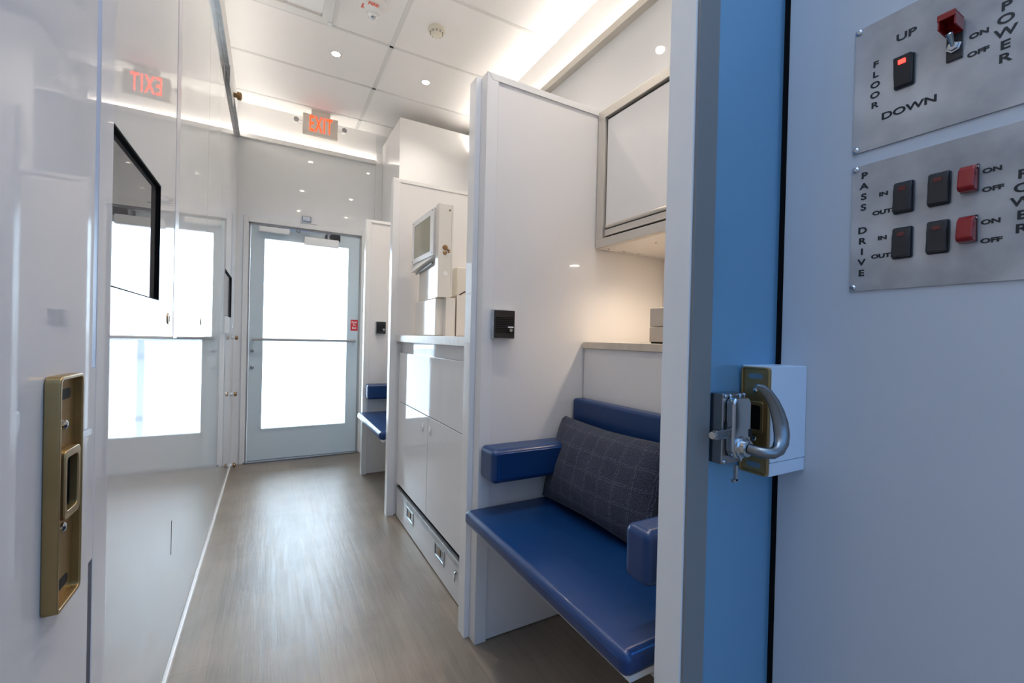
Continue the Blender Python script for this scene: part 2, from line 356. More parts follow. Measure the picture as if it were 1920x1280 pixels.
MB().box(.04, .30, YE-.020, YE-.010, 1.902, 1.914).cyl((.19, YE-.032, 1.893), (0, 0, 1), .016, .014).box(.19, .44, YE-.036, YE-.028, 1.898, 1.908).cyl((.42, YE-.03, 1.862), (0, 0, 1), .016, .044).build('closer_arm', SATIN, d1)
MB().box(.40, .52, YE-.01, YE+.01, 1.86, 1.915).build('closer_bracket', BLACK, d1)
pe = tag(B('push_sign', .623, .683, LY0-.003, LY0-.0005, 1.089, 1.186, REDS), 'small red push to exit sticker on the right door stile', 'sign')
for s, z in (('Push', 1.163), ('To', 1.138), ('Exit', 1.113)): text('lettering', s, (.653, LY0-.0034, z), (1, 0, 0), (0, 0, 1), .023, WHITEINK, pe, bold=.0006)
tag(pe, 'small red push to exit sticker on the right door stile', 'sign')
dc = thing('door_sensor', (.25, YE, 2.0), 'small silver sensor box mounted just above the exit door casing', 'sensor')
B('housing', .214, .285, YE-.03, YE, 1.985, 2.035, SATIN, dc, .004); B('cover', .222, .277, YE-.033, YE-.0305, 1.998, 2.028, GALV, dc, .001); B('base_plate', .205, .33, YE-.022, YE, 1.979, 1.985, WHITEP, dc)

# outdoor landing seen through the glass
struct(B('landing', -.8, 1.6, 4.2, 5.5, -.08, -.01, KICK))
rg = thing('landing_railing', (.3, 5.3, -.01), 'white panelled railing on the landing outside the exit door', 'railing')
for x in (-.6, .55, 1.4): MB().box(x-.025, x+.025, 5.27, 5.32, 0-.01, .95).build('post', RAILW, rg)
B('top_rail', -.7, 1.5, 5.26, 5.33, .95, .99, RAILW, rg, .004); B('infill_panel', -.7, 1.5, 5.285, 5.30, .12, .90, SHEER, rg)
for z in (.2, .78): MB().box(.52, .58, 5.25, 5.268, z, z+.03).cyl((.55, 5.25, z+.015), (0, -1, 0), .009, .008).build('clamp', GALV, rg)

# ================================================================== EXIT SIGN
ys = 3.90
ex = thing('exit_sign', (.33, ys, 2.66), 'beige exit sign with glowing red letters hanging from the ceiling over the door', 'exit sign')
B('housing', .197, .462, ys, ys+.045, 2.668, 2.828, EXITBODY, ex, .008, 3)
B('canopy', .26, .40, ys+.004, ys+.055, 2.828, ZC-.001, EXITBODY, ex, .004)
text('lettering', 'EXIT', (.330, ys-.001, 2.747), (1, 0, 0), (0, 0, 1), .178, EXITRED, ex, xs=.43, depth=.002, bold=.0015, gap=1.16)
for sgn, x in ((-1, .150), (1, .510)):
    lh = MB().cyl((x, ys+.012, 2.752 if sgn < 0 else 2.752), (0, -1, 0), .019, .022, 24).box(x-.017, x+.017, ys+.012, ys+.03, 2.735, 2.769).build('lamp_head', WHITEP, ex)
    MB().lathe([(0, .016), (.003, .016), (.004, .010)], (x, ys-.010, 2.752), (0, -1, 0)).build('reflector', SATIN, lh)
    MB().lathe([(0, .0165), (.004, .0165)], (x, ys-.0102, 2.752), (0, -1, 0)).ring([(x+.019*math.cos(a*.314), ys-.016, 2.752+.019*math.sin(a*.314)) for a in range(20)], [(x+.014*math.cos(a*.314), ys-.016, 2.752+.014*math.sin(a*.314)) for a in range(20)], (0, .006, 0)).build('rim', JAMB, lh)
    xa, xb = sorted((x+(.017 if sgn < 0 else -.017), .197 if sgn < 0 else .462))
    MB().box(xa, xb, ys+.016, ys+.022, 2.737, 2.742).box(xa, xb, ys+.016, ys+.022, 2.762, 2.767).build('bracket', WHITEP, ex)

# ================================================================== CEILING FITTINGS
dl = thing('downlight', (.34, 3.06, ZC), 'recessed round downlight in the ceiling, the one nearer the left wall beside the exit sign', 'ceiling light', 'recessed ceiling downlights')
ring = MB().ring([(.34+.034*math.cos(a*.2618), 3.06+.034*math.sin(a*.2618), ZC-.003) for a in range(24)], [(.34+.025*math.cos(a*.2618), 3.06+.025*math.sin(a*.2618), ZC-.003) for a in range(24)], (0, 0, .004)).build('trim_ring', WHITEP, dl)
MB().cyl((.34, 3.06, ZC-.002), (0, 0, 1), .025, .0015).build('lens', LAMP, dl)
sp = bpy.data.lights.new('downlight_beam', 'SPOT'); sp.energy = DOWNLIGHT_W; sp.spot_size = R(125); sp.spot_blend = .9; sp.shadow_soft_size = .025; sp.color = (1, .89, .78)
so = bpy.data.objects.new('downlight_beam', sp); C.objects.link(so); so.parent = dl; so.location = (0, 0, -.006)
for x, y, l in ((.94, 3.06, 'recessed round downlight in the ceiling in front of the high white corner block'),
                (.32, 1.97, 'recessed round downlight overhead above the middle of the aisle, mirrored in the left cabinets'),
                (.92, 1.95, 'recessed round downlight overhead above the middle niche, mirrored in the upper right wall'),
                (.34, .95, 'recessed round downlight overhead nearest the entry, above the aisle'),
                (1.0, .95, 'recessed round downlight overhead above the front bench')):
    dup(dl, (x, y, ZC), l)
sd = thing('smoke_detector', (.828, 2.505, ZC), 'round cream heat detector with a ridged dome on the ceiling', 'smoke detector')
MB().lathe([(0, .050), (.012, .050), (.018, .043)], (.828, 2.505, ZC), (0, 0, -1)).build('base', CREAM, sd)
MB().lathe([(.018, .036), (.030, .034), (.038, .024), (.040, .010)], (.828, 2.505, ZC), (0, 0, -1)).build('dome', CREAM, sd)
v = MB()
for k in range(10):
    a = k*.628; v.box(.828+.035*math.cos(a)-.004, .828+.035*math.cos(a)+.004, 2.505+.035*math.sin(a)-.004, 2.505+.035*math.sin(a)+.004, ZC-.031, ZC-.022)
v.build('vent_slots', JAMB, sd)
fs = thing('fire_strobe', (.462, 2.49, ZC), 'white fire alarm strobe with red lettering on the ceiling beside the air diffuser', 'fire alarm')
MB().lathe([(0, .072), (.012, .072), (.026, .060), (.034, .030)], (.462, 2.49, ZC), (0, 0, -1), 40).build('housing', WHITEP, fs)
MB().lathe([(.030, .030), (.046, .028), (.058, .018), (.060, .006)], (.470, 2.545, ZC+.012), (0, 0, -1)).build('lens', CLEAR, fs)
MB().lathe([(.0, .013), (.004, .013), (.006, .006)], (.470, 2.535, ZC-.046), (0, 0, -1)).build('flash_tube', CHROME, fs)
text('lettering', 'FIRE', (.455, 2.452, ZC-.0355), (1, 0, 0), (0, -1, 0), .030, REDTXT, fs, bold=.0008)
text('lettering', 'FIRE', (.408, 2.50, ZC-.028), (0, 1, 0), (1, 0, 0), .020, REDTXT, fs, bold=.0008)
ad = thing('air_diffuser', (0, 2.42, ZC), 'square white ceiling air diffuser with a dropped face plate', 'air vent')
MB().ring([(-.245, 2.0, ZC-.012), (.28, 2.0, ZC-.012), (.28, 2.785, ZC-.012), (-.245, 2.785, ZC-.012)], [(-.19, 2.06, ZC-.012), (.225, 2.06, ZC-.012), (.225, 2.73, ZC-.012), (-.19, 2.73, ZC-.012)], (0, 0, .011)).build('frame', WHITEP, ad, .002)
B('face_plate', -.185, .222, 2.06, 2.637, ZC-.056, ZC-.040, WHITEP, ad, .004)
for x in (-.10, .13):
    for y in (2.15, 2.5): B('hanger', x, x+.01, y, y+.01, ZC-.040, ZC, WHITEP, ad)
tag(B('ceiling_sensor', .258, .285, 2.755, 2.795, ZC-.016, ZC-.0035, CLEAR, None, .003), 'tiny clear plastic sensor at the corner of the air diffuser', 'sensor')

# ================================================================== LEFT WALL CABINETS
XU = -.225
cab = thing('wall_cabinet', (XL, .7, 1.03), 'long glossy white wall cabinet with three doors and a recessed screen on the left', 'cabinet')
B('carcass', XL+.001, XU-.012, .05, 2.69, 1.034, 2.30, LAMC, cab)
def cab_door(y0, y1, hole=None):
    z0, z1 = 1.03, 2.305
    if hole:
        a, b, c, d = hole
        return MB().ring([(XU-.011, y0, z0), (XU-.011, y1, z0), (XU-.011, y1, z1), (XU-.011, y0, z1)], [(XU-.011, a, c), (XU-.011, b, c), (XU-.011, b, d), (XU-.011, a, d)], (.011, 0, 0)).build('door', LWALL, cab)
    return B('door', XU-.011, XU, y0, y1, z0, z1, LWALL, cab)
dA = cab_door(.05, 1.440, (.70, 1.272, 1.118, 1.381)); dB = cab_door(1.492, 2.089); dC = cab_door(2.095, 2.56)
B('end_panel', XU-.011, XU-.001, 2.566, 2.69, 1.03, 2.305, LWALL, cab)
B('divider_strip', XU-.011, XU+.0008, 1.4405, 1.4915, 1.03, 2.305, STRIPG, cab)
lk = None
for door, y, z in ((dA, 1.377, 1.080), (dB, 1.973, 1.086)):
    MB().lathe([(0, .0145), (.0018, .014), (.0026, .009)], (XU, y, z), (1, 0, 0), 24).box(XU+.0026, XU+.0034, y-.0015, y+.0015, z-.008, z+.008).build('cam_lock', BRONZE, door)
def recess(y0, y1, z0, z1, x, lab):
    t = thing('recessed_screen', (x-.012, (y0+y1)/2, z0), lab, 'screen', 'screens recessed in the left wall')
    B('display', x-.0110, x-.0085, y0+.004, y1-.004, z0+.002, z1-.004, SCREEN, t)
    MB().ring([(x-.0112, y0, z0), (x-.0112, y1, z0), (x-.0112, y1, z1), (x-.0112, y0, z1)], [(x-.0112, y0+.003, z0+.0015), (x-.0112, y1-.003, z0+.0015), (x-.0112, y1-.003, z1-.003), (x-.0112, y0+.003, z1-.003)], (.0112, 0, 0)).build('bezel', BLACKM, t)
recess(.701, 1.271, 1.119, 1.380, XU, 'large dark mirror-like screen with a black edge set into the near left cabinet door')
# panel with the small screen past the cabinets
sp2 = thing('wall_panel', (XL, 3.3, 1.05), 'narrow glossy white wall panel holding a small screen beside the exit door', 'panel')
MB().ring([(XL+.0005, 2.70, 1.045), (XL+.0005, 3.86, 1.045), (XL+.0005, 3.86, 2.3), (XL+.0005, 2.70, 2.3)], [(XL+.0005, 3.07, 1.148), (XL+.0005, 3.585, 1.148), (XL+.0005, 3.585, 1.425), (XL+.0005, 3.07, 1.425)], (.0155, 0, 0)).build('panel', LWALL, sp2)
recess(3.071, 3.584, 1.149, 1.424, XL+.016, 'small dark screen with a black edge in the left wall close to the exit door')
lb = thing('wall_tag', (XL+.0165, 3.70, 1.09), 'tiny white numbered tag on the left wall below the small screen', 'tag')
B('plate', XL+.0165, XL+.0175, 3.665, 3.725, 1.082, 1.100, WHITEINK, lb); text('lettering', '41', (XL+.0177, 3.695, 1.091), (0, 1, 0), (0, 0, 1), .018, INK, lb)
# wall catches near the exit door, and the bracket on the rail
ck = thing('catch_knob', (XL, 3.96, 1.007), 'dark round catch on the left wall edge, level with the push bar', 'catch', 'round catches on the left wall edge')
MB().lathe([(0, .012), (.010, .012), (.012, .008), (.020, .008)], (XL, 3.96, 1.007), (1, 0, 0)).build('stem', CLEAR, ck)
MB().lathe([(.020, .013), (.024, .017), (.034, .016), (.038, .010)], (XL, 3.96, 1.007), (1, 0, 0)).build('cap', BRONZE, ck)
dup(ck, (XL, 3.97, .573), 'dark round catch on the left wall edge, at seat height between the other two')
dup(ck, (XL, 3.98, .022), 'dark round catch on the left wall edge, down at the floor')
rb = thing('rail_bracket', (-.25, 3.2, 2.54), 'white bracket with a brown knob on the metal rail above the left wall', 'bracket')
MB().box(-.2335, -.229, 3.03, 3.30, 2.48, 2.598).build('plate', WHITEP, rb, .003)
MB().lathe([(0, .014), (.018, .014), (.020, .024), (.040, .024), (.046, .014)], (-.229, 3.27, 2.54), (1, 0, 0)).build('knob', BRONZE, rb)

# ================================================================== SLIDING DOOR, FRONT LEFT, AND ITS BRASS PULL
XD = -.159
d2 = bpy.data.objects.new('door_2', None); C.objects.link(d2); d2.location = (XD, 0, 0); struct(d2)
B('door_leaf', XD-.045, XD, -.95, .5975, .005, ZC-.01, GDOOR, d2)
B('door_stile', XD-.045, XD, .6105, .656, .005, ZC-.01, GDOOR, d2, .002)
B('seal_strip', XD-.04, XD-.0005, .5977, .6103, 1.010, ZC-.01, SEAL, d2)
B('seal_strip', XD-.04, XD-.0005, .5977, .6103, .005, .8095, SEALD, d2)
B('cover_strip', XD-.04, XD-.0002, .5977, .6103, .8097, 1.0098, GDOOR, d2)
def latch_plate(name, x, y0, y1, z0, z1, sgn, t, parent=None):
    """brass strike: rim, recessed bed, two slots, two screws and a raised centre pull; faces sgn*X"""
    cy, cz, w, h = (y0+y1)/2, (z0+z1)/2, y1-y0, z1-z0
    d = t*sgn
    MB().ring(rr(cy, cz, w, h, .006, x), rr(cy, cz, w-.007, h-.007, .004, x), (d, 0, 0)).build('rim', BRASS, parent, .0012)
    bed = MB().prism(rr(cy, cz, w-.006, h-.006, .004, x), (d*.45, 0, 0)).build('bed', BRASS, parent)
    xf = x+d*.45
    for zz in (z0+h*.085, z1-h*.085): MB().prism(rr(cy, zz, w*.5, .009, .004, xf), (sgn*.0004, 0, 0)).build('slot', SATIN if sgn < 0 else INK, bed)
    for zz in (z0+h*.33, z1-h*.22): MB().lathe([(0, .0045), (.0015, .0042), (.0028, .0022)], (xf, cy, zz), (sgn, 0, 0), 18).build('screw', CHROME, bed)
    pz0, pz1 = z0+h*.38, z1-h*.32
    pc, ph = (pz0+pz1)/2, pz1-pz0
    MB().ring(rr(cy, pc, w*.66, ph, .005, xf), rr(cy, pc, w*.46, ph-.014, .004, xf), (d*.62, 0, 0)).build('pull', BRASS, bed, .001)
    MB().prism(rr(cy, pc, w*.47, ph-.013, .004, xf), (sgn*.0006, 0, 0)).build('pocket', BLACKM, bed)
hp = thing('brass_pull', (XD, .54, .81), 'tall aged brass recessed pull on the sliding door at the front left', 'door pull')
latch_plate('pull', XD, .489, .541, .813, 1.010, 1, .0105, hp)

# ================================================================== PARTITIONS
def partition(loc, label, x0, x1, y0, y1, z1, post=None):
    t = thing('partition', (x0, y0, 0), label, 'partition', 'full height niche partitions')
    B('panel', x0+.003, x1, y0+.002, y1-.002, .004, z1-.004, PAN, t)
    return t
ZP = 1.955
pA = partition(0, 'white partition with a black call box between the front bench and the cabinets', .632, XR-.001, 1.352, 1.405, ZP)
MB().box(.629, .634, 1.350, 1.407, 0, ZP).box(.629, .672, 1.3495, 1.3525, 0, ZP).build('edge_trim', TRIM, pA, .0008)
MB().prism([(.6285, 1.3487, ZP+.0006), (1.1128, 1.3487, ZP+.0006), (1.1128, 1.3487, ZP-.022), (.651, 1.3487, ZP-.022)], (0, .0565, 0)).build('top_trim', TRIM, pA, .0008)
B('post', .608, .629, 1.396, 1.450, 0, ZP, LAM, pA, .002)
B('post_face', .629, .66, 1.4055, 1.450, 0, ZP-.002, LAM, pA)
pB = partition(0, 'white partition between the cabinets and the rear bench, standing behind the machine', .612, XR-.001, 2.560, 2.608, 1.968)
MB().box(.609, .614, 2.558, 2.610, 0, 1.968).box(.609, .650, 2.5575, 2.5605, 0, 1.968).build('edge_trim', TRIM, pB, .0008)
MB().box(.6085, 1.498, 2.5570, 2.6107, 1.948, 1.9686).build('top_trim', TRIM, pB, .0008)
pC = partition(0, 'white partition nearest the exit door with a small black call box', .619, XR-.001, 3.410, 3.461, 1.922)
MB().box(.616, .621, 3.408, 3.461, 0, 1.922).box(.616, .655, 3.4075, 3.4105, 0, 1.922).build('edge_trim', TRIM, pC, .0008)
MB().box(.6155, 1.40, 3.4070, 3.4612, 1.902, 1.9226).build('top_trim', TRIM, pC, .0008)
pN = thing('partition', (.612, .495, 0), 'pale partition end with a grey steel jamb right beside the door lock', 'partition', 'full height niche partitions')
B('edge_trim', .609, .614, .494, .548, 0, ZC-.002, TRIM, pN, .001)
B('panel', .614, XR-.001, .500, .5475, 0, ZC-.002, PAN, pN)
B('jamb', .6125, .6635, .489, .4998, 0, ZC-.002, JAMBD, pN, .0008)
B('steel_panel', .6637, .862, .4945, .4998, 0, ZC-.002, STEELBLUE, pN)
B('gap_seal', .862, .868, .487, .4998, 0, ZC-.002, BLACKM, pN)

# call boxes on the partitions
def call_box(x0, x1, z0, z1, y, label):
    t = thing('call_box', ((x0+x1)/2, y, z0), label, 'intercom', 'black call boxes')
    h = z1-z0; w = x1-x0
    B('housing', x0, x1, y-.020, y, z0, z1, GALV, t, .002)
    f_ = B('faceplate', x0+.003, x1-.001, y-.0235, y-.0205, z0+.003, z1-.003, BLACK, t, .001)
    g = MB()
    for k in range(9): g.box(x0+.008, x1-.006, y-.0252, y-.0236, z0+h*.22+k*h*.062, z0+h*.22+k*h*.062+h*.022)
    g.build('speaker_grille', BLACKM, f_)
    MB().cyl((x0+w*.58, y-.0236, z1-h*.14), (0, -1, 0), h*.03, .001).build('microphone_hole', INK, f_)
    MB().cyl((x1-w*.22, y-.0253, z0+h*.30), (0, -1, 0), h*.062, .005).build('call_button', SATIN, f_)
    B('button_label', x1-w*.34, x1-w*.08, y-.0262, y-.0254, z0+h*.38, z0+h*.43, WHITEINK, f_)
call_box(.662, .745, 1.049, 1.150, 1.3495, 'black call box with a silver button on the partition over the front armrest')
call_box(.698, .772, 1.062, 1.158, 3.4075, 'small black call box on the partition beside the exit door')

# ================================================================== NICHES: half walls, ledges, overhead cabinet, benches
def niche(y0, y1, side, z0=0):
    hw = tag(B('half_wall', 1.071, 1.10, y0, y1, 0, 1.019, PAN), 'white half wall behind the %s blue bench backrest' % side, 'half wall', 'half walls behind the benches')
    ct = tag(B('ledge', 1.062, XR-.001, y0, y1, 1.0195, 1.045, LEDGE, None, .002), 'beige stone-look ledge behind the %s bench' % side, 'ledge', 'stone-look ledges behind the benches')
niche(.549, 1.3488, 'front'); niche(2.612, 3.4068, 'rear')
oc = thing('overhead_cabinet', (1.113, 1.0, 1.412), 'beige metal framed overhead cabinet with a white roll door above the front bench', 'cabinet')
cy0, cy1, cz0, cz1, cx = .5490, 1.3490, 1.412, 1.945, 1.113
MB().box(cx+.020, XR-.002, cy0, cy1, cz1-.012, cz1-.001).box(cx+.020, XR-.002, cy0, cy1, cz0, cz0+.012).box(XR-.012, XR-.002, cy0, cy1, cz0+.012, cz1-.012).box(cx+.02, XR-.012, cy1-.01, cy1, cz0+.012, cz1-.012).build('carcass', PAN, oc)
MB().box(cx, cx+.02, cy0, cy1, cz1-.034, cz1).box(cx, cx+.02, cy0, cy1, cz0, cz0+.034).box(cx, cx+.02, cy1-.038, cy1, cz0+.034, cz1-.034).box(cx, cx+.02, cy0, cy0+.038, cz0+.034, cz1-.034).build('frame', WARMMET, oc, .0015)
B('shutter', cx+.010, cx+.018, cy0+.042, cy1-.044, cz0+.085, cz1-.042, PAN, oc, .002)
MB().box(cx+.006, cx+.016, cy0+.042, cy1-.044, cz0+.042, cz0+.066).tube([(cx+.011, cy0+.042, cz0+.078), (cx+.011, cy1-.050, cz0+.078)], .008, 12).build('shutter_bar', WARMMET, oc, .001)
B('shutter_gap', cx+.0185, cx+.0195, cy0+.036, cy1-.036, cz0+.030, cz1-.03, BLACKM, oc)
MB().box(cx+.02, XR-.03, cy1-.035, cy1-.0335, cz0-.0015, cz0).build('seam', GRID, oc)
for i, (x, y) in enumerate(((1.16, 1.325), (1.24, 1.325), (1.32, 1.325), (1.22, 1.14))): MB().cyl((x, y, cz0), (0, 0, -1), .004, .002, 12).build('screw', BRONZE, oc)
pk = thing('puck_light', (1.25, 1.045, cz0), 'small round light under the overhead cabinet above the front bench', 'light')
MB().ring([(1.25+.030*math.cos(a*.2618), 1.045+.030*math.sin(a*.2618), cz0-.010) for a in range(24)], [(1.25+.022*math.cos(a*.2618), 1.045+.022*math.sin(a*.2618), cz0-.010) for a in range(24)], (0, 0, .0095)).build('trim_ring', WHITEP, pk)
MB().cyl((1.25, 1.045, cz0-.0085), (0, 0, 1), .0215, .006).build('lens', PUCK, pk)
pl = bpy.data.lights.new('puck_beam', 'SPOT'); pl.energy = 5.0; pl.spot_size = R(150); pl.spot_blend = .8; pl.shadow_soft_size = .02; pl.color = (1, .80, .60)
po = bpy.data.objects.new('puck_beam', pl); C.objects.link(po); po.parent = pk; po.location = (0, 0, -.014)
bx = thing('storage_box', (1.2, .95, 1.0455), 'beige two-piece box standing on the ledge under the overhead cabinet', 'box')
B('lower_shell', 1.105, 1.30, .86, 1.052, 1.0505, 1.100, BOXB, bx, .003); B('lid', 1.1055, 1.2995, .8605, 1.0515, 1.1015, 1.163, BOXB, bx, .003)
B('feet', 1.11, 1.295, .865, 1.047, 1.0455, 1.0505, BLACKM, bx)

def bench(y0, y1, label):
    t = thing('bench', (.60, (y0+y1)/2, .42), label, 'bench', 'blue padded benches')
    s_ = MB().box(.578, 1.069, y0, y1, .425, .474).build('seat_cushion', VINYL, t, .019, 6)
    MB().tube([(.592, y0+.001, .4735), (1.05, y0+.001, .4735)], .0018, 8).tube([(.5795, y1-.06, .4585), (.5795, y0+.02, .4585)], .0012, 6).build('seat_seam', VINYLS, s_)
    B('seat_board', .60, 1.069, y0+.01, y1-.001, .412, .4245, TRIM, t)
    MB().box(1.018, 1.070, y0, y1, .560, .830).build('backrest', VINYL, t, .012, 4)
    for a, b in ((y1-.104, y1-.001), (y0+.001, y0+.07)):
        ar = MB().box(.631, 1.012, a, b, .578, .688).build('armrest', VINYL, t, .018, 5)
        ye = a if b > (y0+y1)/2 else b
        MB().tube([(.656, ye+(.0005 if ye == a else -.0005), .590), (.656, ye+(.0005 if ye == a else -.0005), .676), (.99, ye+(.0005 if ye == a else -.0005), .676)], .0013, 6).build('seam', VINYLS, ar)
    return t
bench(.586, 1.3488, 'blue vinyl bench at the front, carrying the dark woven pillow')
bench(2.645, 3.4068, 'blue vinyl bench in the rear niche beside the exit door')

# pillow leaning on the front backrest
def pillow():
    W, H, T = .53, .305, .145
    nu, nv = 40, 26; bm = bmesh.new(); uvl = bm.loops.layers.uv.new('UVMap'); grid = {}
    def P(i, j, sgn):
        uu = -1+2*i/nu; vv = -1+2*j/nv
        pin = 1-.07*(1-abs(uu)**1.5)*abs(vv)**3; pin2 = 1-.06*(1-abs(vv)**1.5)*abs(uu)**3
        a = uu*W/2*pin2; b = vv*H/2*pin
        h = T/2*((1-abs(uu)**2.6)**.55)*((1-abs(vv)**2.3)**.55)
        wr = .0035*math.sin(9*uu+3*vv)*math.cos(7*vv-2*uu)*(1-uu*uu)*(1-vv*vv)
        b -= .012*(1-uu*uu)*(1-abs(vv))                              # slight slump
        return a, b, sgn*(h+wr)
    th = R(19); base = Vector((.895, 1.088, .484))
    ny = Vector((0, -1, 0)); up = Vector((math.sin(th), 0, math.cos(th))); nrm = ny.cross(up)   # faces -X and a little up
    if nrm.x > 0: nrm = -nrm
    up2 = (up+Vector((0, .06, 0))).normalized()
    for sgn in (1, -1):
        for i in range(nu+1):
            for j in range(nv+1):
                edge = i in (0, nu) or j in (0, nv)
                if sgn == -1 and edge: grid[(i, j, -1)] = grid[(i, j, 1)]; continue
                a, b, h = P(i, j, sgn)
                grid[(i, j, sgn)] = bm.verts.new(base+ny*a+up2*(b+H/2-.010)+nrm*(h+.0))
    for sgn in (1, -1):
        for i in range(nu):
            for j in range(nv):
                q = [(i, j), (i+1, j), (i+1, j+1), (i, j+1)]
                if sgn == -1: q = q[::-1]
                vs = [grid[(a, b, sgn)] for a, b in q]
                fc = bm.faces.new(vs)
                for lp, (a, b) in zip(fc.loops, q): lp[uvl].uv = (a/nu, b/nv)
    bmesh.ops.recalc_face_normals(bm, faces=bm.faces)
    me = bpy.data.meshes.new('pillow'); bm.to_mesh(me); bm.free(); me.materials.append(FABRIC); me.shade_smooth()
    o = bpy.data.objects.new('pillow', me); C.objects.link(o)
    return tag(o, 'dark slate woven lumbar pillow with stitched squares leaning on the front bench', 'pillow')
pillow()

# ================================================================== BASE CABINET, COUNTER AND MACHINE BETWEEN THE PARTITIONS
X0 = .660; Y0, Y1 = 1.4505, 2.5570
bc = thing('base_cabinet', (X0, 2.0, 0), 'white gloss base cabinet with two doors above a low drawer', 'cabinet')
B('carcass', X0+.02, 1.49, Y0, Y1, .02, 1.017, LAM, bc)
B('apron', X0-.001+.02, X0+.0205, Y0, Y1, .958, 1.017, LAMC, bc)
MB().box(X0, X0+.0195, Y0, 2.507, .676, .956).build('front_panel', LAMC, bc, .001)
B('filler', X0+.004, X0+.0195, 2.509, Y1, .190, .956, LAMC, bc)
for a, b, yk in ((Y0, 1.9925, 1.955), (1.9965, 2.507, 2.062)):
    dd = B('door', X0, X0+.0195, a, b, .200, .672, LAMC, bc, .001)
    MB().prism(rr(yk, .611, .022, .042, .010, X0), (-.004, 0, 0)).build('pull_plate', WHITEP, dd, .001)
    MB().prism(rr(yk, .603, .010, .016, .004, X0-.004), (-.0006, 0, 0)).build('keyhole', JAMB, dd)
B('door_gap', X0+.012, X0+.0193, Y0, Y1, .176, .198, BLACKM, bc)
dr = B('drawer', X0, X0+.0195, Y0, Y1-.03, .006, .150, LAMC, bc, .001)
MB().box(X0-.006, X0+.0195, Y0, Y1-.03, .1502, .176).build('sill_strip', GALV, bc, .001)
MB().box(X0+.001, X0+.0195, Y1-.0298, Y1, .006, .176).build('filler', GALV, bc)
for y, z in ((2.252, .108), (1.794, .113)):
    w, h = .125, .066
    MB().ring([(X0-.004, y-w/2, z-h/2), (X0-.004, y+w/2, z-h/2), (X0-.004, y+w/2, z+h/2), (X0-.004, y-w/2, z+h/2)], [(X0-.004, y-w/2+.012, z-h/2+.010), (X0-.004, y+w/2-.012, z-h/2+.010), (X0-.004, y+w/2-.012, z+h/2-.010), (X0-.004, y-w/2+.012, z+h/2-.010)], (.004, 0, 0)).build('recessed_latch', CHROME, dr, .0015)
    MB().box(X0-.001, X0-.0003, y-w/2+.012, y+w/2-.012, z-h/2+.010, z+h/2-.010).build('latch_pocket', SATIN, dr)
    MB().box(X0-.0032, X0-.001, y-.012, y+.020, z-.014, z+.016).build('latch_tongue', BRONZE, dr, .001)
MB().tube([(X0-.008+.006*math.cos(a*.52), 1.597+.016*math.cos(a*.52), .108+.016*math.sin(a*.52)) for a in range(13)], .0028, 8).cyl((X0, 1.597, .124), (-1, 0, 0), .008, .006).build('pull_ring', CHROME, dr)
ct = tag(B('countertop', X0-.016, 1.499, Y0, Y1, 1.0175, 1.0545, COUNTER, None, .002), 'pale stone-look countertop on the base cabinet under the machine', 'countertop')

mc = thing('viewer_machine', (.74, 2.2, 1.055), 'tall cream wall machine with a slanted smoky window standing on the countertop', 'machine')
ZT = 1.0547
MB().box(.712, .80, 2.07, 2.42, ZT, 1.245).build('base_housing', MACH, mc, .008, 3)
MB().box(.722, .792, 2.075, 2.39, 1.245, 1.50).build('column', MACH, mc, .004)
MB().box(.750, .800, 2.030, 2.074, ZT, 1.245).build('side_housing', MACH, mc, .002)
MB().box(.7045, .770, 2.028, 2.074, 1.245, 1.700).box(.770, .780, 2.028, 2.40, 1.25, 1.70).build('side_panel', MACH, mc, .002)
hd = MB().box(.700, .770, 2.075, 2.44, 1.455, 1.690).build('viewer_head', MACH, mc, .003)
yA, yB, zA, zB = 2.075, 2.44, 1.455, 1.690
MB().ring([(.6985, yA, zA), (.6985, yB, zA), (.6985, yB, zB), (.6985, yA, zB)], [(.6985, yA+.05, zA+.025), (.6985, yB-.035, zA+.025), (.6985, yB-.035, zB-.03), (.6985, yA+.05, zB-.03)], (-.006, 0, 0)).build('window_frame', WHITEP, hd, .001)
B('window', .6945, .6985, yA+.045, yB-.03, zA+.02, zB-.025, WINDOWG, hd)
for y in (yA+.016, yB-.012):
    for z in (zA+.012, zB-.012): MB().cyl((.6925, y, z), (-1, 0, 0), .004, .002, 12).build('screw', SATIN, hd)
MB().prism([(.700, yA, zA), (.700, yB, zA), (.692, yB+.005, zA-.045), (.692, yA+.03, zA-.012)], (.03, 0, 0)).build('drip_tray', WHITEP, hd, .001)
MB().tube([(.712, yA+.06, zA-.03), (.712, yB-.03, zA-.055)], .006, 10).build('hinge_rod', SATIN, mc)
for z in (1.475, 1.672): MB().cyl((.760, 2.028, z), (0, -1, 0), .0045, .002, 12).build('screw', BRONZE, mc)
for x, z, ra in ((.738, 1.488, .013), (.744, 1.484, .006), (.738, 1.462, .010), (.752, 1.478, .005), (.757, 1.468, .005)):
    MB().lathe([(0, ra), (.005, ra*.95), (.007, ra*.5)], (x, 2.028, z), (0, -1, 0), 18).build('knob', BRONZE, mc)
MB().lathe([(0, .012), (.002, .011)], (.742, 2.028, 1.36), (0, -1, 0), 24).build('cap', WHITEP, mc)
eb = thing('equipment_box', (.9, 2.1, ZT), 'plain cream metal box on the countertop beside the machine', 'box')
B('shell', .806, 1.12, 2.03, 2.30, ZT, 1.262, BOXB, eb, .004); B('lid_flange', .8062, 1.1198, 2.0275, 2.0298, ZT+.004, 1.258, MACH, eb)
wb = thing('wall_box', (1.05, 2.555, 1.3), 'pale box fixed to the partition behind the machine', 'box')
B('shell', .985, 1.12, 2.49, 2.5565, 1.28, 1.478, CREAM, wb, .004); B('cover', .989, 1.116, 2.487, 2.4898, 1.284, 1.474, MACH, wb, .001)
